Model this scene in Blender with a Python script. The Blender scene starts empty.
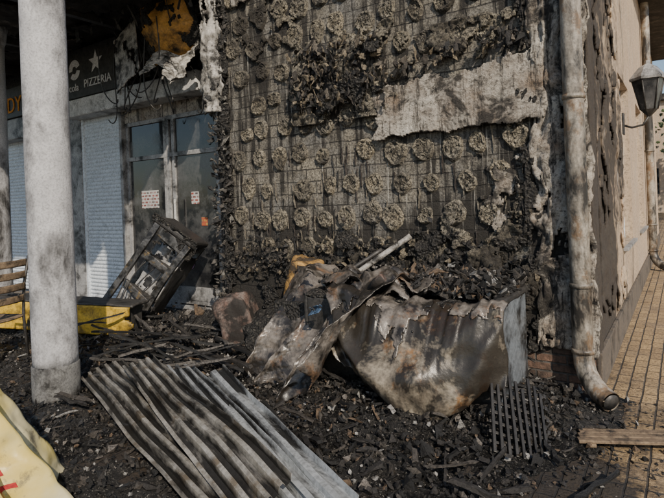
import bpy, bmesh, math, random
import numpy as np
from mathutils import Vector, Matrix, Euler, noise
random.seed(7)
S=bpy.context.scene
R=random.random
def U(a,b): return random.uniform(a,b)
def nz(x,y,z=0,s=1.0): return noise.noise(Vector((x*s,y*s,z*s)))
def fr(x,y,z=0,s=1.0,o=4): return noise.fractal(Vector((x*s,y*s,z*s)),0.8,2.1,o)
def clamp(a,lo=0,hi=1): return max(lo,min(hi,a))

# ---------------- materials ----------------
class G:
    def __init__(s,name):
        s.m=bpy.data.materials.new(name); s.m.use_nodes=True
        s.t=s.m.node_tree; s.b=s.t.nodes['Principled BSDF']
        s.pos=s.t.nodes.new('ShaderNodeNewGeometry').outputs['Position']
    def n(s,ty,ins=None,**kw):
        nd=s.t.nodes.new(ty)
        for k,v in kw.items(): setattr(nd,k,v)
        if ins:
            for k,v in ins.items():
                if hasattr(v,'is_output') : s.t.links.new(v,nd.inputs[k])
                else: nd.inputs[k].default_value=v
        return nd
    def map(s,scale=(1,1,1),rot=(0,0,0),src=None):
        return s.n('ShaderNodeMapping',{'Vector':src or s.pos,'Scale':scale,'Rotation':rot}).outputs[0]
    def noise(s,scale=1,detail=5,rough=.6,vec=None,dist=0):
        return s.n('ShaderNodeTexNoise',{'Vector':vec or s.pos,'Scale':scale,'Detail':min(detail,5),'Roughness':rough,'Distortion':dist}).outputs[0]
    def vor(s,scale,vec=None,feature='F1'):
        return s.n('ShaderNodeTexVoronoi',{'Vector':vec or s.pos,'Scale':scale},feature=feature).outputs['Distance']
    def ramp(s,f,stops):
        nd=s.n('ShaderNodeValToRGB',{'Fac':f}); e=nd.color_ramp.elements
        while len(e)<len(stops): e.new(.5)
        for i,(p,c) in enumerate(stops):
            e[i].position=p
            if not hasattr(c,'__len__'): c=(c,c,c)
            e[i].color=(*c,1)
        return nd.outputs[0]
    def mr(s,f,a,b,c=0,d=1):
        return s.n('ShaderNodeMapRange',{'Value':f,'From Min':a,'From Max':b,'To Min':c,'To Max':d}).outputs[0]
    def math(s,op,a,b=0.0,clamp=False):
        return s.n('ShaderNodeMath',{0:a,1:b},operation=op,use_clamp=clamp).outputs[0]
    def add(s,*a):
        r=a[0]
        for b in a[1:]: r=s.math('ADD',r,b)
        return r
    def mix(s,f,a,b,bt='MIX'):
        nd=s.n('ShaderNodeMix',data_type='RGBA',blend_type=bt)
        for i,v in ((0,f),(6,a),(7,b)):
            if hasattr(v,'is_output'): s.t.links.new(v,nd.inputs[i])
            else:
                if i: v=(*v,1) if len(v)==3 else v
                nd.inputs[i].default_value=v
        return nd.outputs[2]
    def xyz(s):
        o=s.n('ShaderNodeSeparateXYZ',{0:s.pos}).outputs; return o[0],o[1],o[2]
    def comb(s,x,y,z=0.0): return s.n('ShaderNodeCombineXYZ',{0:x,1:y,2:z}).outputs[0]
    def fin(s,col,rough=.85,h=None,bs=.5,bd=.02,metal=0.0,spec=None):
        for k,v in (('Base Color',col),('Roughness',rough),('Metallic',metal)):
            if hasattr(v,'is_output'): s.t.links.new(v,s.b.inputs[k])
            elif k=='Base Color': s.b.inputs[k].default_value=(*v,1)
            else: s.b.inputs[k].default_value=v
        if spec is not None: s.b.inputs['Specular IOR Level'].default_value=spec
        if h is not None:
            bp=s.n('ShaderNodeBump',{'Height':h,'Strength':bs,'Distance':bd}); s.t.links.new(bp.outputs[0],s.b.inputs['Normal'])
        return s.m

def sooty(name,base,base2,soot=(.012,.011,.010),amt=.5,sc=3,rough=.8,metal=0.0,bs=.6,bd=.01,fine=40,rust=None,rustamt=.5,zs=None,stretch=(1,1,1),rz=0,attr=False):
    g=G(name)
    P=g.map(stretch) if stretch!=(1,1,1) and not rz else g.pos
    if rz: P=g.map(stretch,(0,0,0),g.map((1,1,1),(0,0,rz)))
    c=g.ramp(g.noise(sc*2.3,5,.65),[(.3,base),(.7,base2)])
    if rust: c=g.mix(g.mr(g.noise(sc*1.4,5,.7,g.map((1,1.3,.8))),.62-.25*rustamt,.72-.25*rustamt),c,rust)
    sp=g.noise(fine,3,.7)
    c=g.mix(g.mr(sp,.45,.72,0,.7),c,tuple(x*.3 for x in base))
    n2=g.noise(sc,5,.7,P,dist=.3)
    s=n2
    if zs:
        x,y,z=g.xyz(); s=g.math('SUBTRACT',n2,g.mr(z,zs[0],zs[1],0,zs[2]))
    if attr:
        a=g.n('ShaderNodeSeparateColor',{0:g.n('ShaderNodeVertexColor',layer_name='Col').outputs[0]}).outputs[0]
        s=g.math('SUBTRACT',s,g.math('MULTIPLY',g.math('SUBTRACT',1.0,a),.16))
    c=g.mix(g.mr(s,.35+.35*(amt-.1),.30+.35*(amt-.1)-.12,0,.95),c,soot)
    h=g.math('ADD',n2,g.math('MULTIPLY',sp,.3))
    return g.fin(c,rough,h,bs,bd,metal)

def bricknode(g,vec,c1,c2,mo,w,h,ms=.012,off=.5):
    nd=g.n('ShaderNodeTexBrick',{'Vector':vec,'Color1':(*c1,1),'Color2':(*c2,1),'Mortar':(*mo,1),'Scale':1.0,'Mortar Size':ms,'Mortar Smooth':.5,'Bias':0.0,'Brick Width':w,'Row Height':h})
    nd.offset=off
    return nd.outputs[0],nd.outputs[1]

def mat_mainwall():
    g=G('soot_block_wall'); x,y,z=g.xyz()
    v=g.comb(g.math('ADD',x,g.math('MULTIPLY',g.noise(6,3,.5),.045)),g.math('ADD',z,g.math('MULTIPLY',g.noise(9,3),.032)))
    c,f=bricknode(g,v,(.40,.36,.28),(.24,.22,.18),(.12,.11,.095),.26,.13,.008)
    c=g.mix(g.mr(g.noise(1.7,5,.7),.4,.62),c,(.22,.215,.20))
    fine=g.noise(48,5,.8)
    c=g.mix(g.mr(fine,.44,.59,0,.85),c,(.05,.046,.04))
    mid=g.noise(7,5,.75)
    c=g.mix(g.mr(mid,.50,.66,0,.72),c,(.055,.048,.04))
    st=g.noise(1,5,.65,g.map((9,9,.5)))
    st2=g.noise(1,5,.7,g.map((20,20,.8)))
    soot=g.noise(1.25,5,.74,g.map((1,1,.75)),.5)
    s=g.add(soot,g.mr(z,1.6,.7,0,.34),g.mr(x,-2.4,-4.2,0,.05),g.mr(z,2.9,4.3,0,.05),g.math('MULTIPLY',g.math('SUBTRACT',st,.5),1.2))
    fm=g.math('MULTIPLY',f,g.mr(g.noise(2.6,4,.6),.38,.62,.15,.8))
    c=g.mix(fm,c,(.03,.028,.025))
    c=g.mix(g.mr(s,.46,.61,0,.94),c,(.018,.016,.014))
    c=g.mix(g.math('MULTIPLY',g.mr(st2,.60,.70,0,.75),g.mr(z,.9,1.6)),c,(.46,.44,.39))
    h=g.math('SUBTRACT',g.math('ADD',g.math('MULTIPLY',fine,.45),g.math('ADD',g.math('MULTIPLY',mid,.8),soot)),g.math('MULTIPLY',f,.45))
    return g.fin(c,.85,h,1,.028)

def mat_plaster():
    g=G('scorched_render'); x,y,z=g.xyz()
    c=g.ramp(g.noise(3,5,.7),[(.35,(.66,.62,.54)),(.55,(.42,.37,.31)),(.7,(.26,.19,.13))])
    st=g.noise(1,5,.75,g.map((18,18,1.1)))
    c=g.mix(g.mr(st,.52,.63,0,.92),c,(.03,.028,.026))
    c=g.mix(g.mr(g.noise(30,5,.75),.50,.64,0,.85),c,(.045,.04,.035))
    s=g.noise(1.9,5,.75,dist=.5)
    c=g.mix(g.mr(s,.50,.59,0,.92),c,(.02,.018,.016))
    return g.fin(c,.85,g.noise(28,5,.8),1,.03)

def mat_dabs():
    g=G('charred_adhesive')
    c=g.ramp(g.noise(2.2,4,.6),[(.35,(.26,.24,.20)),(.55,(.46,.41,.31)),(.72,(.56,.48,.34))])
    vv=g.noise(42,5,.85,dist=.6)
    c=g.mix(g.mr(vv,.46,.55,0,.94),c,(.022,.02,.018))
    x,y,z=g.xyz()
    s=g.add(g.noise(1.3,5,.65),g.mr(z,1.4,.8,0,.24),g.mr(x,-2.3,-4,0,.10),g.mr(z,2.4,3.2,0,.05))
    c=g.mix(g.mr(s,.51,.68,0,.87),c,(.035,.031,.027))
    return g.fin(c,.9,vv,1,.035)

def mat_char():
    g=G('char'); v=g.noise(26,5,.8)
    c=g.ramp(v,[(.35,(.008,.008,.008)),(.55,(.03,.028,.026)),(.68,(.13,.12,.10))])
    return g.fin(c,.5,g.math('ADD',v,g.vor(40)),1,.03)

def mat_ash():
    g=G('ash_ground')
    v=g.noise(24,5,.85)
    c=g.ramp(v,[(.36,(.006,.006,.006)),(.52,(.020,.019,.018)),(.62,(.07,.065,.058)),(.74,(.32,.30,.27))])
    c=g.mix(g.mr(g.noise(1.6,5,.7),.56,.7,0,.5),c,(.12,.095,.07))
    c=g.mix(g.mr(g.noise(90,3,.6),.63,.68,0,.85),c,(.40,.38,.34))
    wet=g.mr(g.noise(1.2,4,.5),.42,.58,.14,.8)
    return g.fin(c,wet,g.math('ADD',v,g.math('MULTIPLY',g.noise(90,3,.8),.5)),1,.05)

def mat_ground():
    g=G('sooty_pavers'); x,y,z=g.xyz()
    xx=g.math('ADD',x,g.math('MULTIPLY',g.noise(5,2),.02)); yy=g.math('ADD',y,g.math('MULTIPLY',g.noise(6,2),.02))
    c,f=bricknode(g,g.comb(yy,xx),(.58,.40,.20),(.38,.26,.14),(.05,.045,.038),.20,.10,.008)
    c=g.mix(g.mr(g.noise(2.2,4,.6),.45,.65,0,.5),c,(.24,.19,.14))
    c=g.mix(g.mr(g.noise(45,5,.75),.46,.62,0,.8),c,(.06,.05,.04))
    a=g.noise(1.6,5,.78)
    near=g.math('ADD',g.mr(x,.9,-.3,-.08,.32),g.mr(y,-4.,1.5,.20,-.30))
    s=g.math('ADD',a,near)
    c=g.mix(g.mr(s,.42,.62,0,.94),c,(.022,.02,.019))
    far=g.mr(g.n('ShaderNodeVectorMath',{0:g.pos},operation='LENGTH').outputs['Value'],25,45)
    c=g.mix(far,c,(.10,.11,.07))
    h=g.math('SUBTRACT',g.noise(50,5,.7),g.math('MULTIPLY',f,1.2))
    return g.fin(c,g.mr(g.noise(3,4),.4,.6,.4,.85),h,.9,.014)

def mat_vc(name='debris',rough=.42,soot=.85):
    g=G(name)
    a=g.n('ShaderNodeVertexColor',layer_name='Col').outputs[0]
    v=g.noise(50,5,.8)
    c=g.mix(g.mr(v,.42,.62,0,soot),a,(.012,.011,.010))
    return g.fin(c,rough,v,1,.012)

def mat_sidewall():
    g=G('side_render'); x,y,z=g.xyz()
    c=g.ramp(g.noise(2.5,5,.7),[(.35,(.70,.54,.37)),(.65,(.54,.41,.30))])
    c=g.mix(g.mr(g.noise(1,5,.7,g.map((14,14,.9))),.54,.64,0,.7),c,(.55,.53,.49))
    s=g.add(g.noise(1.3,5,.75,g.map((1,1,.6)),.5),g.mr(y,0,4.8,.25,-.20),g.mr(z,.5,0,0,.1))
    c=g.mix(g.mr(g.noise(25,5,.75),.48,.64,0,.7),c,(.15,.12,.09))
    c=g.mix(g.mr(s,.48,.62,0,.93),c,(.03,.027,.025))
    return g.fin(c,.9,g.noise(40,5,.8),1,.02)

MW=mat_mainwall(); MP=mat_plaster(); MD=mat_dabs(); MC=mat_char(); MA=mat_ash(); MG=mat_ground(); MV=mat_vc(); MS=mat_sidewall()
M_leaf=mat_vc('leaves',.7,.3)
M_col=sooty('column_plaster',(.58,.58,.59),(.38,.38,.39),amt=.58,sc=1.9,fine=60,bs=.8,stretch=(1,1,.5))
M_colb=sooty('column_base_tile',(.13,.13,.13),(.20,.20,.19),amt=.5,sc=5,fine=60)
M_pipe=sooty('pipe_metal',(.50,.46,.39),(.28,.24,.19),amt=.72,sc=4,rough=.42,fine=55,rust=(.24,.16,.095),rustamt=.5,stretch=(1,1,.4))
M_white=sooty('shutter_white',(.74,.80,.86),(.64,.70,.76),amt=.22,sc=1.5,rough=.45,fine=30,bs=.2)
M_dirtywhite=sooty('dirty_white',(.74,.74,.72),(.50,.49,.47),amt=.52,sc=3,rough=.6)
M_melt=sooty('melted_plastic',(.54,.52,.48),(.28,.26,.23),amt=.72,sc=6,rough=.5,bd=.02)
M_frame=sooty('alu_frame',(.44,.44,.44),(.26,.26,.26),amt=.60,sc=3,rough=.5)
M_black=sooty('black_metal',(.03,.03,.03),(.07,.065,.06),amt=.5,sc=6,rough=.5,bd=.006)
M_rack=sooty('rack_metal',(.15,.145,.14),(.08,.08,.08),amt=.72,sc=7,rough=.32,metal=.3,rust=(.20,.14,.06),rustamt=.25)
M_grate=sooty('charred_grate',(.04,.037,.034),(.015,.015,.015),amt=.5,sc=6,rough=.45,bd=.004)
ang=math.radians(23)
M_sheet=sooty('zinc_sheet',(.52,.50,.46),(.28,.26,.22),amt=.64,sc=3.0,rough=.28,metal=.35,fine=35,rust=(.20,.165,.12),rustamt=.35,bs=.35,stretch=(.35,2.0,1),rz=ang,attr=True)
M_sheet2=sooty('zinc_sheet_clean',(.68,.72,.75),(.46,.49,.50),amt=.52,sc=3,rough=.24,metal=.45,fine=35,bs=.3,stretch=(.35,2.0,1),rz=ang,attr=True)
M_tarp=sooty('burnt_sheet',(.25,.225,.20),(.12,.105,.09),amt=.82,sc=3.6,rough=.30,rust=(.20,.12,.07),rustamt=.32,bd=.008,bs=.8)
M_belly=sooty('melted_skin',(.50,.44,.34),(.25,.205,.155),amt=.82,sc=2.8,rough=.33,rust=(.32,.17,.07),rustamt=.38,bd=.008,bs=.8,zs=(.10,.62,.13))
M_fridge=sooty('freezer_steel',(.30,.34,.38),(.17,.19,.21),amt=.76,sc=3,rough=.35,metal=.3)
M_blue=sooty('blue_fragment',(.08,.14,.24),(.06,.10,.16),amt=.7,sc=8,rough=.5)
M_yellow=sooty('yellow_board',(.74,.48,.05),(.56,.36,.04),amt=.66,sc=3,rough=.55)
M_wood=sooty('charred_wood',(.26,.19,.12),(.13,.09,.06),amt=.58,sc=8,rough=.8)
M_orange=sooty('scorched_orange',(.72,.38,.09),(.50,.25,.06),amt=.58,sc=3,rough=.6)
M_plinth=sooty('plinth_side',(.16,.13,.10),(.10,.09,.08),amt=.5,sc=3)
def mat_redbrick():
    g=G('plinth_brick'); x,y,z=g.xyz()
    c,f=bricknode(g,g.comb(g.math('ADD',x,y),z),(.20,.12,.085),(.13,.09,.07),(.12,.11,.10),.24,.072,.010)
    c=g.mix(g.mr(g.noise(3,5,.7),.40,.56,0,.93),c,(.02,.018,.016))
    return g.fin(c,.9,g.math('SUBTRACT',g.noise(40,5,.7),f),.8,.015)
M_brickr=mat_redbrick()
def mat_soffit():
    g=G('burnt_soffit'); v=g.noise(4,5,.7)
    c=g.ramp(v,[(.4,(.012,.011,.01)),(.6,(.05,.045,.04)),(.75,(.2,.18,.15))])
    return g.fin(c,.85,v,.8,.03)
M_soff=mat_soffit()
def mat_glass():
    g=G('sooty_glass')
    n=g.noise(2.2,5,.7)
    c=g.ramp(n,[(.42,(.015,.016,.018)),(.62,(.09,.09,.09)),(.75,(.24,.24,.23))])
    return g.fin(c,g.mr(n,.4,.65,.04,.3),None,spec=1.0)
M_glass=mat_glass()

# ---------------- mesh helpers ----------------
def mk(name,verts,faces,mat=None,parent=None,smooth=False):
    me=bpy.data.meshes.new(name); me.from_pydata([tuple(v) for v in verts],[],faces); me.update()
    o=bpy.data.objects.new(name,me); S.collection.objects.link(o)
    if mat: me.materials.append(mat)
    if smooth: me.polygons.foreach_set('use_smooth',[True]*len(me.polygons))
    if parent: o.parent=parent
    return o
def empty(name,loc=(0,0,0)):
    o=bpy.data.objects.new(name,None); S.collection.objects.link(o); o.empty_display_size=.2
    return o
def bev(o,w=.006,s=2):
    m=o.modifiers.new('b','BEVEL'); m.width=w; m.segments=s; m.limit_method='ANGLE'; return o
def box(name,x0,x1,y0,y1,z0,z1,mat,parent=None,bw=.006,M=None):
    vs=[Vector((x,y,z)) for x in (x0,x1) for y in (y0,y1) for z in (z0,z1)]
    if M: vs=[M@v for v in vs]
    fs=[(0,1,3,2),(4,6,7,5),(0,4,5,1),(2,3,7,6),(0,2,6,4),(1,5,7,3)]
    o=mk(name,vs,fs,mat,parent)
    if bw: bev(o,bw)
    return o
def tube(name,pts,r,mat,parent=None,seg=20,caps=True,dent=0.0):
    pts=[Vector(p) for p in pts]; vs=[];fs=[]
    rr=r if hasattr(r,'__len__') else [r]*len(pts)
    prev=None
    for i,p in enumerate(pts):
        d=(pts[min(i+1,len(pts)-1)]-pts[max(i-1,0)]).normalized()
        if prev is None:
            a=Vector((1,0,0)) if abs(d.x)<.9 else Vector((0,1,0))
            u=(a-d*a.dot(d)).normalized()
        else: u=(prev-d*prev.dot(d)).normalized()
        prev=u; w=d.cross(u)
        for k in range(seg):
            t=2*math.pi*k/seg; q=rr[i]
            if dent: q*=1+dent*fr(p.x+math.cos(t)*.3,p.y+math.sin(t)*.3,p.z,6)
            vs.append(p+u*math.cos(t)*q+w*math.sin(t)*q)
    for i in range(len(pts)-1):
        for k in range(seg):
            a=i*seg+k; b=i*seg+(k+1)%seg
            fs.append((a,b,b+seg,a+seg))
    if caps:
        fs.append(tuple(range(seg))[::-1]); fs.append(tuple(range((len(pts)-1)*seg,len(pts)*seg)))
    return mk(name,vs,fs,mat,parent,True)
def line(p,q,n): return [Vector(p).lerp(Vector(q),i/(n-1)) for i in range(n)]
def surf(name,nu,nv,pos,mat,parent=None,keep=None,thick=0,smooth=True,colf=None):
    vs=[pos(i/nu,j/nv) for i in range(nu+1) for j in range(nv+1)]
    fs=[];cc=[]
    for i in range(nu):
        for j in range(nv):
            if keep and not keep((i+.5)/nu,(j+.5)/nv): continue
            a=i*(nv+1)+j; fs.append((a,a+nv+1,a+nv+2,a+1))
            if colf:
                for (p,q) in ((i,j),(i+1,j),(i+1,j+1),(i,j+1)):
                    k=colf(p/nu,q/nv); cc.extend([k,k,k,1.0])
    o=mk(name,vs,fs,mat,parent,smooth)
    if colf:
        a=o.data.color_attributes.new('Col','FLOAT_COLOR','CORNER'); a.data.foreach_set('color',cc)
    bm=bmesh.new(); bm.from_mesh(o.data)
    bmesh.ops.delete(bm,geom=[v for v in bm.verts if not v.link_faces],context='VERTS')
    bm.to_mesh(o.data); bm.free()
    if thick:
        m=o.modifiers.new('s','SOLIDIFY'); m.thickness=thick; m.offset=0
    return o
class Buf:
    def __init__(s): s.v=[];s.f=[];s.c=[]
    def box(s,c,size,rot,col,jit=.15,seg=1):
        E=Euler(rot).to_matrix(); b=len(s.v); c=Vector(c)
        n=seg+1
        bend=[Vector((0,U(-1,1),U(-1,1)))*min(size)*.5 for i in range(n)]
        for i in range(n):
            x=-.5+i/seg
            for y,z in ((-.5,-.5),(.5,-.5),(.5,.5),(-.5,.5)):
                p=Vector((x*size[0],y*size[1],z*size[2]))+bend[i]
                p+=Vector((U(-1,1)*size[0]*.3,U(-1,1)*size[1],U(-1,1)*size[2]))*jit
                s.v.append(c+E@p)
        fs=[(3,2,1,0)]
        for i in range(seg):
            q=i*4
            for k in range(4): fs.append((q+k,q+(k+1)%4,q+4+(k+1)%4,q+4+k))
        q=seg*4; fs.append((q,q+1,q+2,q+3))
        for f in fs: s.f.append(tuple(b+t for t in f)); s.c.append(col)
    def flake(s,c,r,rot,col,n=6):
        E=Euler(rot).to_matrix(); b=len(s.v); c=Vector(c)
        s.v.append(c+E@Vector((0,0,U(-.2,.4)*r)))
        for k in range(n):
            t=2*math.pi*k/n; q=r*U(.5,1.2)
            s.v.append(c+E@Vector((math.cos(t)*q,math.sin(t)*q,U(-.35,.35)*r)))
        for k in range(n):
            s.f.append((b,b+1+k,b+1+(k+1)%n)); s.c.append(col)
    def chunk(s,c,r,col,sq=(1,1,1)):
        b=len(s.v); c=Vector(c); E=Euler((U(0,6),U(0,6),U(0,6))).to_matrix()
        dirs=[(1,0,0),(0,1,0),(-1,0,0),(0,-1,0),(0,0,1),(0,0,-1)]
        for d in dirs:
            s.v.append(c+E@(Vector((d[0]*sq[0],d[1]*sq[1],d[2]*sq[2]))*r*U(.55,1.25)+Vector((U(-1,1),U(-1,1),U(-1,1)))*r*.35))
        for k in range(4):
            s.f.append((b+k,b+(k+1)%4,b+4)); s.c.append(col)
            s.f.append((b+(k+1)%4,b+k,b+5)); s.c.append(col)
    def obj(s,name,mat,parent=None):
        o=mk(name,s.v,s.f,mat,parent)
        a=o.data.color_attributes.new('Col','FLOAT_COLOR','CORNER')
        arr=[]
        for f,c in zip(s.f,s.c):
            arr.extend([c[0],c[1],c[2],1.0]*len(f))
        a.data.foreach_set('color',arr)
        return o

# ================= camera =================
yaw=math.radians(34); roll=math.radians(2.2)
f=Vector((-math.sin(yaw),math.cos(yaw),0)); r=Vector((math.cos(yaw),math.sin(yaw),0)); up=Vector((0,0,1))
rc=r*math.cos(roll)-up*math.sin(roll); uc=r*math.sin(roll)+up*math.cos(roll)
mt=Matrix((rc,uc,-f)).transposed().to_4x4(); mt.translation=Vector((.60,-4.49,1.6))
cd=bpy.data.cameras.new('camera'); cam=bpy.data.objects.new('camera',cd); S.collection.objects.link(cam)
cam.matrix_world=mt; cd.lens=28.2; cd.sensor_width=36; cd.shift_y=-.0738; cd.clip_end=500; cd.clip_start=.05
S.camera=cam

# ================= light =================
w=bpy.data.worlds.new('World'); S.world=w; w.use_nodes=True
sd=Vector((.66,-.55,.60)).normalized()
sky=w.node_tree.nodes.new('ShaderNodeTexSky'); sky.sky_type='NISHITA'; sky.sun_disc=False
sky.sun_elevation=math.asin(sd.z); sky.sun_rotation=math.atan2(sd.x,sd.y)
bg=w.node_tree.nodes['Background']; bg.inputs[1].default_value=.135
w.node_tree.links.new(sky.outputs[0],bg.inputs[0])
sl=bpy.data.lights.new('sun','SUN'); sl.energy=5.0; sl.angle=math.radians(.6); sl.color=(1,.88,.72)
so=bpy.data.objects.new('sun',sl); S.collection.objects.link(so); so.rotation_euler=sd.to_track_quat('Z','Y').to_euler()

# ================= ground =================
mk('ground',[(-200,-200,0),(200,-200,0),(200,200,0),(-200,200,0)],[(0,1,2,3)],MG)
def ash_h(x,y):
    edge=clamp((.35-x+.5*nz(x,y,3,1.2))/.9)*clamp((y+4.6)/.8)
    pile=.12*max(0,1-abs(y+.3)/1.2)+.10*max(0,1-((x+1.4)**2+(y+1.1)**2)**.5/1.4)
    h=(.03+pile+.05*fr(x,y,0,2.2)+.035*fr(x,y,5,9))*edge
    return h-.012
surf('ash_and_rubble_ground',330,190,lambda u,v: Vector((-9+u*10,-4.6+v*5.2,ash_h(-9+u*10,-4.6+v*5.2)+.012*nz(u,v,0,220))),MA,keep=lambda u,v: not(-9+u*10>-3.95 and -4.6+v*5.2>-.02))

# ================= building =================
B=empty('burnt_building')
box('main_wall',-3.95,0,0.002,.30,0,5.2,MW,B,.01)
y0=.30
wins=[(2.6,4.0),(5.4,6.8),(8.2,9.6)]
prev=y0
for a,b in wins+[(13,13)]:
    box('side_wall_pier',-.30,-.003,prev,a,0,5.2,MS,B,0); prev=b
for a,b in wins:
    box('side_wall_sill',-.30,-.003,a,b,0,.9,MS,B,0)
    box('side_wall_head',-.30,-.003,a,b,3.0,5.2,MS,B,0)
    box('side_window_glass',-.18,-.15,a,b,.9,3.0,M_glass,B,0)
    for yy in (a,(a+b)/2-.03,b-.06): box('side_window_frame',-.20,-.10,yy,yy+.06,.9,3.0,M_white,B,.004)
    box('side_window_frame',-.20,-.10,a,b,2.94,2.998,M_white,B,.004)
    box('side_window_ledge',-.10,.05,a-.05,b+.05,.86,.898,M_frame,B,.004)
surf('corner_render_side',14,220,lambda u,v: Vector((.004+.02*abs(fr(u,v*5,1,3)),-.01+u*.33,v*5.2)),MS,B,thick=.02)
surf('side_soot_skin',160,170,lambda u,v: Vector((.012+.022*fr(u*2.3,v*5.2,4,4),.34+u*2.2,.35+v*4.8)),MS,B,keep=lambda u,v: fr(u*2.3,v*5,9,1.6)>-.1,thick=.02)
box('plinth_side',-.001,.03,.1,13,0,.30,M_plinth,B,.004)
box('plinth_front',-1.2,.0,-.035,.0,0,.36,M_brickr,B,.006)
box('recess_return',-4.0,-3.952,0.01,.72,0,5.2,MP,B,.01)
DW=.72
box('door_wall_head',-13,-4.0,DW,DW+.2,3.5,5.2,MC,B,0)
box('door_wall_jamb',-4.78,-4.0,DW,DW+.2,0,3.5,MP,B,0)
box('door_wall_pillar',-8.95,-8.12,DW-.08,DW+.2,0,3.5,M_frame,B,.01)
box('door_wall_end',-13,-11.2,DW,DW+.2,0,3.5,M_dirtywhite,B,.01)
box('shop_interior_floor',-11,-4.8,DW+.2,DW+4,0.0,.03,M_soff,B,0)
box('shop_interior_back',-11,-4.8,DW+4,DW+4.1,0,3.6,M_soff,B,0)
def framed(name,x0,x1,z0,z1,y,mull=(),trans=()):
    w_=.065
    box(name+'_glass',x0+.03,x1-.03,y+.03,y+.045,z0,z1,M_glass,B,0)
    for xx in (x0,*mull,x1-w_): box(name+'_stile',xx,xx+w_,y,y+.08,z0,z1,M_frame,B,.004)
    for zz in (z0,*trans,z1-w_): box(name+'_rail',x0,x1,y-.004,y+.07,zz,zz+w_,M_frame,B,.004)
framed('shop_window',-6.95,-5.95,.05,2.98,DW,trans=(2.35,))
framed('shop_door',-5.92,-4.80,.05,2.98,DW-.02,mull=(-5.80,),trans=(.14,2.35,))
box('door_kick_panel',-5.84,-4.88,DW-.03,DW+.0,.2,.40,M_frame,B,.004)
box('door_handle',-5.70,-5.67,DW-.10,DW-.07,.8,1.7,M_dirtywhite,B,.008)
def mat_poster(name,a,b,c3):
    g=G(name); x,y,z=g.xyz()
    c,f=bricknode(g,g.comb(x,z),a,b,c3,.085,.05,.014)
    c=g.mix(g.mr(g.noise(14),.45,.6,0,.5),c,c3)
    return g.fin(g.mix(g.mr(g.noise(8),.5,.65,0,.7),c,(.1,.1,.1)),.6)
M_post=mat_poster('poster',(.10,.10,.10),(.35,.08,.06),(.55,.55,.53))
M_post2=mat_poster('poster_pink',(.5,.1,.3),(.6,.3,.5),(.5,.25,.4))
M_post3=mat_poster('poster_red',(.5,.06,.04),(.5,.4,.1),(.45,.1,.05))
box('window_sticker',-6.62,-6.2,DW+.024,DW+.029,1.58,1.86,M_post,B,0)
box('door_notice',-5.42,-5.26,DW+.004,DW+.009,1.62,1.80,M_post,B,0)
box('door_notice',-5.22,-5.10,DW+.004,DW+.009,1.30,1.42,M_post3,B,0)
box('door_lintel',-6.95,-4.78,DW-.01,DW+.15,2.98,3.5,MP,B,.005)
def shutter(name,x0,x1,z0,z1,y,mat,pitch=.065):
    n=int((z1-z0)/pitch)+1; vs=[];fs=[]; prof=[]
    for i in range(n):
        z=z0+i*pitch
        for k in range(5):
            t=k/5; prof.append((z+t*pitch,y-.018*math.sin(t*math.pi)))
    for z,yy in prof: vs+= [(x0,yy,z),(x1,yy,z)]
    for i in range(len(prof)-1): fs.append((2*i,2*i+1,2*i+3,2*i+2))
    return mk(name,vs,fs,mat,B)
shutter('roller_shutter',-8.08,-7.0,.05,3.2,DW-.02,M_white)
box('shutter_rail',-8.14,-8.07,DW-.07,DW+.05,0,3.2,M_white,B,.006)
box('shutter_rail',-7.03,-6.96,DW-.07,DW+.05,0,3.2,M_frame,B,.006)
box('shutter_housing',-8.2,-4.85,DW-.34,DW-.01,3.17,3.46,M_dirtywhite,B,.02)
shutter('roller_shutter_far',-10.9,-9.0,.05,3.05,DW-.02,M_white)
box('far_shutter_housing',-11,-8.95,DW-.3,DW-.01,3.0,3.4,M_frame,B,.02)
# upper sign
SG=empty('shop_sign')
box('panel',-8.5,-6.75,DW-.26,DW-.14,3.50,4.32,M_black,SG,.01)
def disc(name,cx,y,cz,rad,mat,par,a0=0,a1=2*math.pi,r0=0):
    n=32; vs=[];fs=[]
    for k in range(n+1):
        t=a0+(a1-a0)*k/n; vs+=[(cx+math.cos(t)*r0,y,cz+math.sin(t)*r0),(cx+math.cos(t)*rad,y,cz+math.sin(t)*rad)]
    for k in range(n): fs.append((2*k,2*k+1,2*k+3,2*k+2))
    return mk(name,vs,fs,mat,par)
M_signw=sooty('sign_white',(.8,.8,.8),(.6,.6,.6),amt=.2,sc=5)
disc('emblem_ring',-7.93,DW-.265,3.98,.17,M_signw,SG,.35,3.3,.06)
disc('emblem_lower',-7.93,DW-.265,3.98,.17,M_signw,SG,3.9,6.1,.07)
disc('door_sticker',-5.50,DW+.003,.75,.10,M_post2,B)
def star(cx,cz,rad):
    vs=[(cx,DW-.266,cz)];
    for k in range(10):
        t=math.pi/2+k*math.pi/5; q=rad if k%2==0 else rad*.4
        vs.append((cx+q*math.cos(t),DW-.266,cz+q*math.sin(t)))
    mk('star',vs,[(0,1+k,1+(k+1)%10) for k in range(10)],M_signw,SG)
star(-7.3,4.02,.20)
def text(s,x,z,size,y,mat,par,rotz=0):
    c=bpy.data.curves.new('letters','FONT'); c.body=s; c.size=size; c.extrude=.004
    o=bpy.data.objects.new('letters',c); S.collection.objects.link(o); o.location=(x,y,z); o.rotation_euler=(math.pi/2,0,rotz)
    c.materials.append(mat); o.parent=par
text('PIZZERIA',-7.65,3.64,.19,DW-.27,M_signw,SG); text('cola',-8.10,3.62,.18,DW-.27,M_signw,SG)
SG2=empty('neon_sign')
M_or=sooty('orange_letters',(.75,.32,.03),(.6,.22,.02),amt=.1)
box('panel',-10.9,-9.4,DW-.3,DW-.22,3.42,4.0,M_black,SG2,.01)
text('LODY',-10.8,3.52,.42,DW-.31,M_or,SG2)

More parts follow.
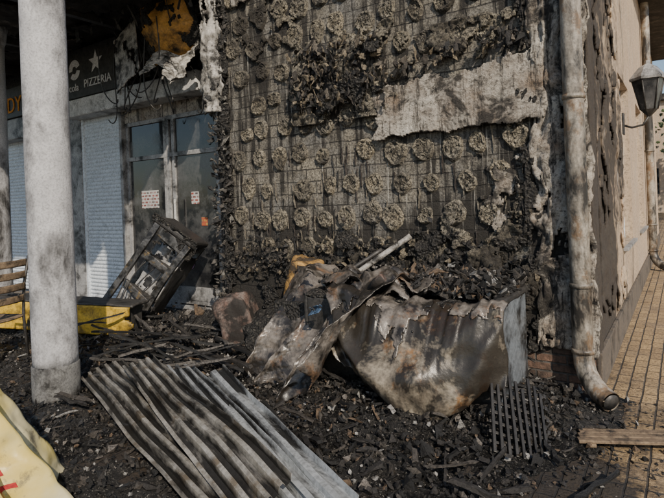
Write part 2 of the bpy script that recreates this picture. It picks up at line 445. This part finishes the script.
# canopy / soffit
box('canopy_slab',-13,-3.9,-2.75,.72,4.42,4.9,M_soff,B,.01)
box('roof_slab',-13,.45,.0,13,5.2,5.45,M_soff,B,.01)
surf('torn_soffit',200,80,lambda u,v: Vector((-13+9.1*u,-2.75+3.4*v,4.36-.06*abs(fr(u*9,v*3.4,1,2))-.05*fr(u*9,v*3.4,3,5))),M_soff,B,keep=lambda u,v: fr(u*9,v*3.4,8,1.3)>-.15,thick=.012)
for k in range(5):
    xx=-12+k*1.9
    box('soffit_beam',xx,xx+.1,-2.7,.7,4.25,4.415,M_black,B,.005)
def curl(u,v):
    a=Vector((-5.75,.10,4.35)); b=Vector((-4.62,.02,4.40)); c=Vector((-5.62,.30,3.62)); d=Vector((-4.45,.22,3.70))
    p=a.lerp(b,u).lerp(c.lerp(d,u),v)
    p+=Vector((.05*fr(u,v,4,2),-.22*math.sin(3.14*v)*math.sin(3.14*u)+.05*fr(u*2,v*2,3,2),-.16*math.sin(3.14*u)*v+.04*fr(u*2,v,2,2)))
    return p
surf('scorched_fascia_panel',60,40,curl,M_orange,B,thick=.02)
for q in (0,1):
    tube('panel_edge',[curl(q,k/20)+Vector((0,-.02,0)) for k in range(21)],.035,MC,B,10,True,.5)
    tube('panel_edge',[curl(k/20,q)+Vector((0,-.02,0)) for k in range(21)],.045,MC,B,10,True,.5)
tube('panel_brace',[curl(.45+.03*math.sin(k),k/20)+Vector((0,-.03,0)) for k in range(9)],[.06-.004*k for k in range(9)],MC,B,10,True,.6)
surf('panel_char',60,40,lambda u,v: curl(u,v)+Vector((0,-.02,0)),MC,B,keep=lambda u,v: fr(u*2,v*2,2,1.6)+(.5-v)*.5+abs(u-.5)*.6>.42,thick=.02)
surf('melted_white_soffit',80,50,lambda u,v: Vector((-5.35+.95*u+.12*v*math.sin(u*5),.05-.2*v+.08*fr(u,v,3,4)-.06*math.sin(u*16)*v,3.62-.48*v*(.6+.5*u)+.07*math.sin(u*7))),M_melt,B,keep=lambda u,v: v<.85+.5*nz(u*6,1) ,thick=.012)
surf('melted_canopy_flap',50,40,lambda u,v: Vector((-6.1+.5*u+.2*v,.0-.1*v,4.0-.75*v+.2*u+.05*fr(u,v,5,3))),M_melt,B,keep=lambda u,v: fr(u,v,9,3)>-.3,thick=.015)
for k in range(16):
    x=U(-6.6,-4.1); z0_=U(3.9,4.4); L_=U(.5,1.3); dx=U(-.5,.5); y=U(-.1,.45)
    tube('burnt_cable',[(x+dx*t+.06*math.sin(t*6+k),y+.05*math.sin(t*5+k*2),z0_-L_*math.sin(t*1.9)) for t in np.linspace(0,1,14)],.009,M_black,B,6)
def edge_strip(name,x,y,z0,z1,wd,mat,dep=.05,seed=0,thr=-.25):
    surf(name,22,int((z1-z0)*50),lambda u,v: Vector((x+(u-.5)*wd*(1+.5*fr(0,v*4,seed,2))+.05*fr(u,v*(z1-z0),seed,2),y-dep*abs(math.sin(u*3.14))-.05*fr(u*wd*3,v*(z1-z0),seed+2,5),z0+(z1-z0)*v)),mat,B,keep=lambda u,v: fr(u*.5,v*(z1-z0),seed+4,3)>thr,thick=.02)
edge_strip('melted_trim_upper',-4.06,-.05,2.7,5.0,.30,M_melt,.10,1,-.5)
edge_strip('charred_trim',-3.92,-.01,.2,4.6,.16,MC,.05,5,-.2)
edge_strip('door_jamb_char',-4.45,.66,0,3.4,.35,MC,.05,9,-.35)
edge_strip('corner_render',-.24,-.03,.35,5.1,.34,MP,.03,12,-.45)
edge_strip('corner_render_char',-.45,-.02,.3,5.1,.22,MC,.03,14,.0)
edge_strip('corner_edge',-.04,-.02,.3,5.1,.10,MP,.02,17,-.6)

def strip_keep(u,v):
    x=-1.95+1.65*u; z=2.1+.85*v
    lo=2.18+.07*fr(x,0,2,3); hi=2.60+.22*u+.10*fr(x,1,4,2.5)
    return lo<z<hi and x>-1.85+.12*fr(z,0,3,4)
surf('remaining_render_strip',170,90,lambda u,v: Vector((-1.95+1.65*u,-.055-.015*fr(u*1.6,v,3,5)-.02*(1-v),2.1+.85*v+.004*U(-1,1))),MP,B,keep=strip_keep,thick=.03)
surf('upper_render_remains',260,140,lambda u,v: Vector((-3.9+3.9*u,-.04-.02*fr(u*4,v*2,3,5),3.0+2.1*v)),MP,B,keep=lambda u,v: fr(-3.9+3.9*u,(3+2.1*v)*.8,21,1.6)+(3.0+2.1*v-4.2)*.8>.25,thick=.025)
def patch(name,x0,x1,z0,z1,mat,thr,seed,out=.03,rough=.02,fq=2.6):
    surf(name,int((x1-x0)*90),int((z1-z0)*90),lambda u,v: Vector((x0+(x1-x0)*u,-out-rough*fr(x0+u*(x1-x0),z0+v*(z1-z0),seed,7),z0+(z1-z0)*v)),mat,B,keep=lambda u,v: fr(x0+u*(x1-x0),z0+v*(z1-z0),seed+3,fq)-1.4*max(abs(u-.5),abs(v-.5))+.45>thr,thick=.02)
patch('insulation_crust',-2.85,-1.6,2.40,3.30,MD,-.02,31,.07,.06,3.5)
patch('insulation_crust',-2.6,-1.7,2.45,3.1,MC,.10,35,.12,.05,4)
patch('render_flake',-1.7,-.5,2.75,3.15,MD,.12,37,.04,.04,4)
patch('render_flake',-.95,-.35,1.2,2.1,MP,.30,41,.02,.02,5)
patch('render_flake',-3.8,-2.6,3.2,4.0,MD,.35,47,.02,.03,4)
patch('crust_low',-2.4,-.4,.75,1.28,MC,.10,51,.05,.06,3.2)
patch('crust_low',-1.3,-.4,.7,1.45,MD,.18,55,.06,.06,4)
patch('crust_low',-2.6,-1.2,.8,1.2,MD,.25,57,.06,.06,5)
patch('soot_blister',-3.8,-2.4,.4,1.1,MC,.15,59,.03,.04,3.4)
tb=Buf()
for i in range(540):
    x=min(U(-2.8,-1.6),U(-2.7,-1.5)) if R()<.85 else U(-1.6,-.4)
    z=2.90+U(-.36,.28) if x<-1.6 else 2.78+.1*(x+1.6)+U(-.04,.1)
    c=random.choice([(.05,.042,.035),(.14,.12,.095),(.28,.23,.16),(.03,.027,.025),(.02,.02,.02)])
    if R()<.65: tb.chunk((x,-.06-abs(random.gauss(0,.06)),z),U(.01,.045),c,(U(.7,1.8),.6,1))
    else: tb.box((x,-.06-abs(random.gauss(0,.08)),z),(U(.03,.13),U(.015,.04),.006),(U(-1,1),U(.9,2.2),U(-1,1)),c,.5,3)
for i in range(500):
    x=U(-4.12,-3.82); z=U(.5,4.6)
    tb.chunk((x,-.04-abs(random.gauss(0,.04)),z),U(.01,.045),random.choice([(.03,.03,.03),(.10,.09,.08),(.2,.19,.17),(.02,.02,.02)]),(.7,.7,U(1,2)))
for i in range(330):
    x=U(-6.6,-4.1); z=3.45+abs(random.gauss(0,.55)); y=U(.25,.6) if z<4.1 else U(-.3,.5)
    tb.box((x,y,min(z,4.4)),(U(.05,.3),U(.02,.06),.01),(U(-.5,.5),U(.9,2.2),U(-2,2)),random.choice([(.02,.02,.02),(.05,.045,.04),(.10,.09,.08)]),.5,3)
for i in range(420):
    x=U(-3.8,-.4); z=.80+abs(random.gauss(0,.22))
    tb.chunk((x,-.04-abs(random.gauss(0,.03)),z),U(.01,.035),random.choice([(.03,.03,.03),(.08,.07,.06),(.24,.20,.14),(.02,.02,.02)]),(1,.7,U(.7,1.7)))
for i in range(110):
    x=U(-3.7,-.5); z=U(.9,2.1)
    tb.box((x,-.012,z),(U(.08,.24),U(.006,.014),.01),(0,1.57+U(-.1,.1),0),random.choice([(.03,.03,.03),(.25,.22,.17),(.05,.04,.035)]),.3,4)
tb.obj('hanging_tatters',MV,B)

# adhesive dabs
dv=[];df=[]
def dab(cx,cz,rad,seed):
    b=len(dv); nr=8; ns=32
    def dd(x,z,q):
        return .028*(1-q**6)+.017*fr(x/rad,z/rad,seed,1.6,5)+.006*U(-1,1)+.012*(q>.7)
    sag=U(0,.4) if R()<.6 else 0; asp=U(.9,1.08)
    bite=U(0,6.28); bd_=U(0,.4) if R()<.3 else 0
    dv.append(Vector((cx,-dd(0,0,0),cz)))
    for i in range(1,nr+1):
        q=i/nr
        for k in range(ns):
            t=2*math.pi*k/ns
            rr_=rad*q*(1+.14*nz(math.cos(t)*1.6,math.sin(t)*1.6,seed)+.03*U(-1,1)*q)
            rr_*=1-bd_*max(0,math.cos(t-bite))**2
            px=rr_*math.cos(t)*asp; pz=rr_*math.sin(t)
            if pz<0: pz*=1+sag*abs(math.sin(t))**3
            dep=dd(px,pz,q)
            if i==nr: dep=-.002
            dv.append(Vector((cx+px,-dep,cz+pz)))
    for k in range(ns):
        df.append((b,b+1+k,b+1+(k+1)%ns))
        for i in range(nr-1):
            a=b+1+i*ns+k; c=b+1+i*ns+(k+1)%ns
            df.append((a,a+ns,c+ns,c))
z=.78; row=0
while z<4.9:
    x=-3.72+(row%2)*.10
    while x<-.5:
        rr_=.110*U(.76,1.12)
        xx=x+U(-.042,.042); zz=z+U(-.042,.042)
        blocked=(xx>-1.85 and 2.12<zz<2.85)
        if not blocked and R()>.06: dab(xx,zz,rr_,R()*50)
        x+=.29
    z+=.325; row+=1
mk('adhesive_dabs',dv,df,MD,B,False)

# ================= columns =================
def column(name,x,y):
    E=empty(name)
    tube('shaft',line((x,y,.30),(x,y,4.41),60),.178,M_col,E,48,True,.010)
    tube('base',[(x,y,0),(x,y,.05),(x,y,.29),(x,y,.305)],[.185,.188,.187,.179],M_colb,E,48)
    tube('capital',[(x,y,4.1),(x,y,4.15),(x,y,4.3),(x,y,4.415)],[.180,.2,.22,.25],M_col,E,48)
column('round_column',-3.89,-2.15); column('round_column',-7.9,-.85)

# ================= drainpipe =================
def pipe(name,x,y,top,el=True):
    E=empty(name)
    pts=line((x,y,top),(x,y,.34),40)
    if el: pts+=[Vector((x+.005,y-.01,.28)),Vector((x+.03,y-.035,.21)),Vector((x+.075,y-.08,.15)),Vector((x+.13,y-.135,.11)),Vector((x+.20,y-.20,.085))]
    tube('pipe_run',pts,.074,M_pipe,E,28,False,.03)
    tube('pipe_mouth',[pts[-1],pts[-1]+(pts[-1]-pts[-2])*.02],[.06,.06],M_black,E,28)
    for zz in (.86,2.3,3.5,.36):
        tube('clamp',[(x,y,zz),(x,y,zz+.035)],.083,M_pipe,E,28)
        box('bracket',x-.012,x+.012,y+.05,y+.12,zz+.005,zz+.03,M_pipe,E,.002)
pipe('drainpipe',-.07,-.145,5.2)
pipe('drainpipe',.09,7.4,5.2)

# ================= wall lantern =================
A=empty('wall_lantern')
lx,ly=.29,3.0
def prism(name,prof,mat,n=6):
    vs=[];fs=[]
    for rr_,z in prof:
        for k in range(n):
            t=2*math.pi*k/n+.2; vs.append((lx+rr_*math.cos(t),ly+rr_*math.sin(t),z))
    for i in range(len(prof)-1):
        for k in range(n): fs.append((i*n+k,i*n+(k+1)%n,(i+1)*n+(k+1)%n,(i+1)*n+k))
    fs.append(tuple(range(n))[::-1]); fs.append(tuple(range((len(prof)-1)*n,len(prof)*n)))
    return mk(name,vs,fs,mat,A)
prism('glass_body',[(.09,2.56),(.17,2.92)],M_glass)
prism('shade',[(.20,2.92),(.205,2.95),(.10,3.08),(.03,3.12),(.03,3.16)],M_frame)
prism('bottom_cap',[(.02,2.48),(.06,2.52),(.095,2.56)],M_black)
for k in range(6):
    t=2*math.pi*k/6+.2
    tube('rib',[(lx+.092*math.cos(t),ly+.092*math.sin(t),2.56),(lx+.173*math.cos(t),ly+.173*math.sin(t),2.92)],.009,M_black,A,8)
tube('arm',[(0,ly,2.40),(.10,ly,2.36),(.22,ly,2.38),(lx,ly,2.49)],.014,M_black,A,10)
box('wall_plate',-.003,.02,ly-.06,ly+.06,2.28,2.55,M_black,A,.004)

# ================= burnt freezer =================
F=empty('burnt_chest_freezer')
fx0,fx1,fy0,fy1,fz=-2.10,-.46,-.98,-.22,.82
box('right_side',fx1-.04,fx1,fy0,fy1,.06,fz,M_fridge,F,.015)
box('left_side',fx0,fx0+.04,fy0,fy1,.06,fz,M_black,F,.015)
box('back_side',fx0+.04,fx1-.04,fy1-.04,fy1,.06,fz,M_fridge,F,.01)
box('front_side',fx0+.04,fx1-.04,fy0,fy0+.04,.06,fz-.03,M_black,F,.01)
box('base_tray',fx0+.04,fx1-.04,fy0+.04,fy1-.04,.02,.12,M_black,F,.01)
box('rim_right',fx1-.05,fx1+.02,fy0+.05,fy1+.01,fz+.002,fz+.045,M_black,F,.012)
surf('collapsed_lid',90,50,lambda u,v: Vector((fx0+(fx1-fx0)*u,fy0+(fy1-fy0)*v,fz-.01+.05*fr(u*2,v,4,3)-.05*math.sin(u*3.14)*math.sin(v*3.14))),MC,F,thick=.02)
def ridge(q):
    q=(q%1.0); return 1-abs(2*q-1)
def sridge(q): return .5+.5*math.cos(2*math.pi*q)
def belly(u,v):
    x=-1.80+1.40*u
    s=math.sin(math.pi*u)
    top=.86+.05*fr(u*3,0,1,2)-.05*s+.05*(1-u); hem=.50-.44*math.sin(math.pi*u**1.35)**.8+.04*fr(u*4,2,2,2)
    if u>.9: hem=hem-.15*(u-.9)/.1
    z=top+(hem-top)*v
    bul=.04+.34*(s**.8)*math.sin(math.pi*min(v,1)*.74)**1.2
    y=fy0-.02-bul*(.9)
    if v<.06: y+=.10*(1-v/.06)
    a=math.atan2(z-1.0,x+2.0); b2=math.atan2(z-1.0,x+.25)
    fa=sridge(a*3.0+.5*fr(x,z,1,1.3,2))**1.6; fb=sridge(b2*2.4+.5*fr(x,z,7,1.3,2))**1.6
    y+=-.095*(fa-.4)*v*(1-u)*1.5-.065*(fb-.4)*v*u+.03*fr(x,z,5,2.2,3)+.05*math.sin(x*7+z*9)*(v-.4)*.4
    return Vector((x+.02*fr(x,z,8,3,2),y,z+.02*fa*(1-v)))
surf('melted_skin',190,120,belly,M_belly,F,thick=.008)
surf('melted_skin_upper_char',130,50,lambda u,v: belly(u,v*.6)+Vector((0,-.012-.006*fr(u*9,v*4,2),0.004)),M_tarp,F,keep=lambda u,v: v<.45+.8*fr(u*3,1,2,1.6)+.25*fr(u*5,v*2,6,3)+.3*max(0,.4-u),thick=.006)
def drape(u,v):
    T=Vector((-2.52,-.52,.86)).lerp(Vector((-1.25,-.95,.92)),u)+Vector((0,0,.06*math.sin(u*8+1)+.04*fr(u*3,0,3,2,2)))
    if v<.25:
        t=1-v/.25
        p=T+Vector((.06*t,.40*t,-.03*t+.05*fr(u*4,v*6,3,1.5,2)))
        return p+Vector((0,0,.035*ridge(u*4+v*2)))
    t=(v-.25)/.75
    Bm=Vector((-2.66,-1.02,.02)).lerp(Vector((-1.60,-1.48,.03)),u)
    Bm.z+=.50*clamp((u-.74)/.26)**1.3
    p=T.lerp(Bm,t)
    out=.22*math.sin(math.pi*t**.7*.55)
    ph=u*3.6+.30*fr(u*2,t,4,1,2)+t*.25
    fold=ridge(ph)**1.4-.4
    n=Vector((-.30,-.95,0))
    p+=n*(out*.5+.20*fold*(.2+t)+.03*(ridge(u*9-t*2.2)-.5)*t)+Vector((.08*math.sin(ph*6.28)*t,0,.03*fr(u*3,t*2,8,2,2)))
    p+=Vector((fr(u*3,t*3,1,3,3),fr(u*3,t*3,5,3,3),0))*.015
    p.z=max(p.z,.015)
    return p
surf('draped_sheet',210,130,drape,M_tarp,F,keep=lambda u,v: v<.95+.16*nz(u*9,2),thick=.007)
def flap(u,v):
    x=-2.25+1.25*u; y=-1.0+.55*v
    return Vector((x+.04*fr(u,v,3,3),y,.93+.10*(ridge(u*3+v*.8)-.4)+.06*(ridge(v*3-u*2)-.4)+.04*fr(u*2,v*2,5,2,3)-.25*max(0,.25-v)*2))
surf('charred_upper_sheet',110,60,flap,M_tarp,F,keep=lambda u,v: fr(u*2,v*1.5,4,2)+.55-1.3*max(abs(u-.5),abs(v-.5))>0,thick=.007)
box('charred_crate',-2.55,-2.15,-.85,-.45,0.0,.70,MC,F,.02)
surf('blue_plastic_fragment',14,10,lambda u,v: Vector((-1.92+.12*u,-1.14-.02*u+.03*math.sin(v*4),.74-.06*v+.04*u)),M_blue,F,keep=lambda u,v: fr(u,v,3,3)>-.25,thick=.005)

# ================= corrugated sheets =================
def corr(name,p0,p1,wd,z0,z1,mat,ribs,seed,tilt=0,amp=.022):
    p0=Vector(p0);p1=Vector(p1); d=(p1-p0); L=d.length; d.normalize(); n=Vector((-d.y,d.x,0))
    if n.y<0: n=-n
    nu=100; nv=ribs*10
    def rb(v):
        ph=(v*ribs)%1 if v<.9999 else 1
        return 1 if ph<.35 else (1-(ph-.35)/.1 if ph<.45 else (0 if ph<.9 else (ph-.9)/.1))
    def pos(u,v):
        p=p0+d*L*u+n*wd*v
        p.z=z0+(z1-z0)*u+tilt*v+amp*rb(v)*(1-.25*max(0,nz(u*6,v*2,seed)))+.022*fr(u*L,v*.4,seed,1.2,2)+.05*math.sin(u*2.7+seed)*(v-.5)
        p+=n*.010*fr(u*2,0,seed+3,1.5,2)
        return p
    return surf(name,nu,nv,pos,mat,keep=lambda u,v: (u>.012+.03*abs(nz(math.floor(v*ribs)*.9,seed,0,1.3))) ,thick=.003,smooth=False,colf=lambda u,v: rb(v))
corr('corrugated_metal_sheet',(-3.92,-1.95,0),(-1.20,-2.88,0),.36,.12,.08,M_sheet,5,1,.04,.032)
corr('corrugated_metal_sheet',(-3.50,-1.80,0),(-1.10,-2.81,0),.27,.19,.14,M_sheet,4,5,.10,.032)
corr('corrugated_metal_sheet',(-3.08,-1.66,0),(-.95,-2.68,0),.22,.24,.17,M_sheet2,3,12,-.02,.032)
corr('corrugated_metal_sheet',(-2.78,-1.56,0),(-.78,-2.63,0),.20,.14,.15,M_sheet2,2,9,.06,.036)

# ================= leaning burnt frame =================
D=empty('burnt_display_rack')
Mx=Matrix.Translation((-5.75,-.30,.02))@Euler((math.radians(-8),math.radians(35),math.radians(20))).to_matrix().to_4x4()
def warp(o,a=.03):
    for v in o.data.vertices:
        p=v.co; v.co=p+Vector((fr(p.x,p.y,p.z,1.5,2),fr(p.x+5,p.y,p.z,1.5,2),fr(p.x,p.y+5,p.z,1.5,2)))*a
for xx in (-.30,.23):
    for yy in (-.22,.18):
        o=surf('rail',2,24,lambda u,v: Mx@Vector((xx+.08*u+.02*math.sin(v*5+xx*9),yy+.02*math.sin(v*7+yy*4),1.46*v)),M_rack,D,thick=.05,smooth=False)
for zz,h in ((0,.14),(.50,.10),(.98,.10),(1.31,.14)):
    warp(box('crossbar',-.218,.228,-.222,-.16,zz,zz+h,M_rack,D,.01,Mx)); box('shelf',-.22,.22,-.158,.175,zz,zz+.02,M_black,D,.004,Mx)
surf('buckled_panel',20,16,lambda u,v: Mx@Vector((-.21+.43*u,-.13+.05*fr(u,v,2,2),.15+.35*v)),M_frame,D,thick=.006)
surf('buckled_back',20,30,lambda u,v: Mx@Vector((-.21+.43*u,.13+.05*fr(u,v,4,2),.5+.8*v)),M_frame,D,keep=lambda u,v: fr(u,v,8,2.2)>-.25,thick=.006)
surf('side_panel',16,30,lambda u,v: Mx@Vector((.315+.03*fr(u,v,2,2),-.20+.40*u,.1+1.2*v)),M_black,D,thick=.008)
box('top_tray',-.32,.33,-.25,.25,1.462,1.55,M_black,D,.03,Mx)
surf('melted_cover',60,40,lambda u,v: Mx@Vector((-.36+.74*u+.03*fr(u,v,3,5),-.28+.1*math.sin(v*3)+.04*fr(u,v,1,5),1.57-.45*v)),MC,D,keep=lambda u,v: fr(u,v,7,3)+.55-v>.0,thick=.012)
surf('yellow_trim',20,6,lambda u,v: Mx@Vector((-.31+.64*u,-.26+.01*fr(u,v,3,3),.0+.12*v)),M_yellow,D,keep=lambda u,v: fr(u*2,v,3,2)>-.4,thick=.012)
for k in range(5):
    tube('bent_rod',[Mx@Vector(((-.2+.1*k)+.05*math.sin(t*5+k),-.2-.06*math.sin(t*3+k),.1+.9*t)) for t in np.linspace(0,1,10)],.008,M_black,D,6)
# ================= yellow bench =================
Y=empty('yellow_bench')
Mx=Matrix.Translation((-4.78,-.75,0))@Euler((0,math.radians(2),math.radians(20))).to_matrix().to_4x4()
surf('front_board',90,20,lambda u,v: Mx@Vector((-2.6+2.6*u,.01*fr(u*5,v,1,2),.08+.34*v)),M_yellow,Y,keep=lambda u,v: u<.97+.06*nz(v*4,2),thick=.03)
surf('seat_board',90,14,lambda u,v: Mx@Vector((-2.6+2.54*u,.022+.34*v,.43+.01*fr(u*5,v,3,2))),M_black,Y,thick=.03)
for xx in (-2.5,-1.3,-.2): box('leg',xx,xx+.06,.03,.34,0,.398,M_black,Y,.006,Mx)
# ================= chair =================
C=empty('cafe_chair')
Mx=Matrix.Translation((-5.60,-1.92,0))@Euler((0,0,math.radians(-70))).to_matrix().to_4x4()
def lp(*p): return [Mx@Vector(q) for q in p]
for sx in (-.21,.21):
    tube('back_leg',lp((sx,.24,0),(sx,.2,.46),(sx,.22,.8),(sx,.30,1.12)),.016,M_black,C,10)
    tube('front_leg',lp((sx,-.24,0),(sx,-.2,.46)),.016,M_black,C,10)
    tube('arm',lp((sx,.21,.68),(sx,-.18,.68),(sx,-.2,.46)),.014,M_black,C,10)
for k in range(4):
    zz=.62+.13*k
    surf('back_slat',12,4,lambda u,v: Mx@Vector((-.22+.44*u,.21+.12*(zz-.62)+.04*math.sin(u*3.14),zz+.075*v)),M_wood,C,thick=.018)
surf('seat',10,10,lambda u,v: Mx@Vector((-.22+.44*u,-.22+.43*v,.46-.015*math.sin(u*3.14))),M_wood,C,thick=.02)
# ================= yellow plastic sheet foreground =================
def mat_sack():
    g=G('yellow_plastic'); n=g.noise(2.2,4,.5)
    c=g.ramp(n,[(.38,(.64,.47,.08)),(.52,(.66,.54,.19)),(.62,(.62,.56,.34))])
    c=g.mix(g.mr(g.noise(9,5,.7),.55,.65,0,.75),c,(.14,.12,.09))
    return g.fin(c,.32,g.noise(7,3,.5),.3,.03)
M_sack=mat_sack()
M_red=sooty('red_print',(.45,.03,.03),(.4,.02,.02),amt=.1)
K=empty('yellow_plastic_sheet')
def sack(u,v,off=0):
    t=2*math.pi*u; z=1.16*v
    rad=.58*(1-v)**.8+.03+off
    k=(1-v)
    fold=ridge(u*10+.25*math.sin(2*t)+.25*v)**1.3
    rad*=.76+.34*fold*(.35+k)+.08*fr(math.cos(t),math.sin(t),v*2,2,2)
    return Vector((-2.58+rad*math.cos(t)+.02*fr(math.cos(t)*3,v*4,3,2,2),-3.50+rad*math.sin(t),z+.02*fr(math.cos(t)*2,math.sin(t)*2,v*3,2,2)-.06*fold*(1-v)*v))
surf('sheet_body',260,70,sack,M_sack,K)
for a,b,c_,d_ in ((.03,.05,.32,.36),(.075,.085,.26,.37),(-.03,0.0,.32,.35),(.0,.09,.20,.218),(.055,.068,.29,.36)):
    surf('printed_letter',14,6,lambda u,v: sack((a+(b-a)*u)%1,c_+(d_-c_)*v,.006),M_red,K)

# ================= black lattice crate by freezer =================
L=empty('burnt_lattice_crate')
Mx=Matrix.Translation((-.40,-1.42,.07))@Euler((math.radians(-50),math.radians(18),math.radians(30))).to_matrix().to_4x4()
for k in range(9): warp(box('slat',-.02+k*.045,.000+k*.045,0,.02,0,.56-.04*(k%3),M_grate,L,.003,Mx),.05)
for k in range(8): warp(box('cross_slat',-.03,.38,.022,.036,.01+k*.065,.03+k*.065,M_grate,L,.003,Mx),.05)
for k in range(7): warp(box('side_slat',.38,.40,.02,.20,.02+k*.075,.045+k*.075,M_grate,L,.003,Mx),.05)
# ================= plank =================
P=empty('charred_plank')
Mx=Matrix.Translation((.02,-1.0,.035))@Euler((0,math.radians(-1),math.radians(24))).to_matrix().to_4x4()
for k in range(3): box('board',.02*k,.75-.03*k,k*.062,.055+k*.062,.0,.02,M_wood,P,.004,Mx)
for xx in (.05,.62): box('batten',xx,xx+.05,-.005,.19,-.022,-.001,M_wood,P,.004,Mx)

tube('fallen_metal_tube',line((-2.02,-.45,.84),(-1.50,-.10,1.24),10),.026,M_melt,None,12,True,.1)
tube('fallen_metal_tube',line((-2.25,-.6,.75),(-1.75,-.2,1.12),10),.02,M_black,None,12,True,.05)
def crush(name,c,s,mat,seed,rot=(0,0,0),rnd=6,dn=.10):
    c=Vector(c); E=Euler(rot).to_matrix()
    def pos(u,v):
        t=2*math.pi*u; ph=math.pi*(v-.5)
        d=Vector((math.cos(t)*math.cos(ph),math.sin(t)*math.cos(ph),math.sin(ph)))
        m=(abs(d.x)**rnd+abs(d.y)**rnd+abs(d.z)**rnd)**(1/rnd)
        d=d/m*(1+dn*fr(d.x,d.y,d.z+seed,1.3,3)+.03*fr(d.x,d.y,d.z+seed,5,3))
        return c+E@Vector((d.x*s[0],d.y*s[1],d.z*s[2]))
    return surf(name,60,36,pos,mat,None,smooth=True)
M_redd=sooty('faded_red',(.18,.10,.075),(.24,.21,.19),amt=.96,sc=5,bd=.02)
M_bin=sooty('scorched_bin',(.50,.29,.07),(.34,.20,.08),amt=.82,sc=6,bd=.02)
crush('crushed_cardboard_box',(-3.3,-.50,.30),(.19,.16,.34),M_redd,1,(.1,-.3,.4),12)
crush('dented_waste_bin',(-2.62,-.28,.78),(.17,.14,.24),M_bin,3,(.2,.25,.5),8)
crush('charred_rubble_heap',(-2.85,-.45,.22),(.34,.3,.30),MC,8,(0,0,.4),2.5,.35)
crush('charred_rubble_heap',(-4.1,-.30,.12),(.34,.25,.2),MC,12,(0,0,.4),2.5,.35)
CN=empty('crushed_drink_can')
tube('can_body',[(-1.42,-1.0,.90),(-1.36,-1.02,.96),(-1.30,-1.03,1.0)],.033,M_redd,CN,16,True,.3)

# ================= debris =================
db=Buf()
pal=[(.012,.012,.012)]*7+[(.035,.032,.03)]*5+[(.08,.07,.06)]*3+[(.20,.18,.16),(.38,.37,.35),(.16,.11,.07)]
def ok(x,y):
    return not(fx0<x<fx1 and fy0<y<fy1) and (y<-.03 or (x<-4.1 and y<.6)) and x<.75 and y>-4.3
cnt=0
while cnt<20000:
    if R()<.6: x=random.gauss(-1.7,1.6); y=-abs(random.gauss(0,1.4))+.05
    else: x=U(-8,.7); y=U(-4.0,.5)
    if not ok(x,y): continue
    if x>-.1 and R()<min(.93,.55+.5*x): continue
    cnt+=1
    h=ash_h(x,y); s_=abs(random.gauss(0,1)); k=R(); c=random.choice(pal)
    if k<.62: db.flake((x,y,h+.008+.012*s_),U(.004,.021),(U(-.9,.9),U(-.9,.9),U(0,6)),c,random.choice([5,6]))
    elif k<.965: db.chunk((x,y,h+.008+.015*s_),abs(random.gauss(.010,.010))+.005,c,(U(.7,1.8),1,U(.5,1)))
    elif k<.994: db.box((x,y,h+.02+.02*s_),(U(.03,.14),U(.01,.03),U(.006,.02)),(U(-.5,.5),U(-.6,.6),U(0,6)),c,.35,2)
    else: db.box((x,y,h+.02+.03*s_),(U(.15,.4),U(.012,.03),U(.01,.022)),(U(-.2,.2),U(-.3,.3),U(0,6)),random.choice(pal[:14]),.25,4)
for i in range(1300):
    x=U(-1.4,-.46) if R()<.6 else U(-2.1,-.46); y=U(-.80,-.08)
    z=.86+abs(random.gauss(0,.035))+.16*max(0,(y+.6))*(.6+.4*nz(x,0,0,3))
    if R()<.65: db.chunk((x,y,z),U(.01,.04),random.choice(pal),(U(.7,2),1,U(.5,1)))
    else: db.box((x,y,z),(U(.03,.16),U(.012,.04),U(.005,.02)),(U(-1,1),U(-1,1),U(0,6)),random.choice(pal),.4,2)
for i in range(1300):
    x=U(-4.6,-.5); y=-abs(random.gauss(0,.35))-.03
    if not ok(x,y): y=U(-.2,-.04)
    z=abs(random.gauss(0,.15))
    if R()<.75: db.chunk((x,y,z),U(.012,.045),random.choice(pal),(U(.7,2),1,U(.5,1)))
    else: db.box((x,y,z),(U(.06,.35),U(.015,.05),U(.006,.02)),(U(-1,1),U(-1,1),U(0,6)),random.choice(pal),.4,3)
for i in range(45):
    x=U(-5.2,-2.8); y=U(-1.7,-.3)
    db.box((x,y,U(.08,.30)),(U(.4,1.0),U(.02,.04),U(.012,.025)),(U(-.2,.2),U(-.25,.25),U(-.6,.9)),random.choice([(.02,.02,.02),(.05,.045,.04),(.14,.13,.12),(.03,.03,.03)]),.1,6)
db.obj('fire_debris',MV)

# ================= distant background =================
BB=empty('distant_building')
box('walls',-6,3.5,34,44,0,7,MS,BB,.02); box('roof',-6.3,3.8,33.7,44.3,7,7.4,M_soff,BB,.02)
for k in range(5): box('window',-5+k*1.7,-4+k*1.7,33.95,34.0,1.2,2.8,M_glass,BB,0)
def tree(x,y,h,seed):
    random.seed(seed); T=empty('tree')
    mb=sooty('bark%d'%seed,(.10,.08,.06),(.06,.05,.04),amt=.2)
    tube('trunk',[(x,y,0),(x+.1,y,h*.3),(x,y,h*.65)],[.22,.15,.06],mb,T,10)
    b=Buf()
    for i in range(14):
        a=U(0,6.28); q=h*U(.12,.32); e=(x+math.cos(a)*q,y+math.sin(a)*q,h*U(.5,.95))
        tube('limb',[(x,y,h*.35),e],[.07,.02],mb,T,6)
        for j in range(170):
            p=Vector(e)+Vector((random.gauss(0,h*.07),random.gauss(0,h*.07),random.gauss(0,h*.06)))
            g_=U(.5,1.2); b.flake(p,U(.06,.14),(U(0,6),U(0,6),0),(.06*g_,.09*g_,.03*g_),5)
    b.obj('crown',M_leaf,T)
tree(4.5,24,7,1); tree(8.5,29,8,2); tree(2.5,30,7,3)
print('DONE')
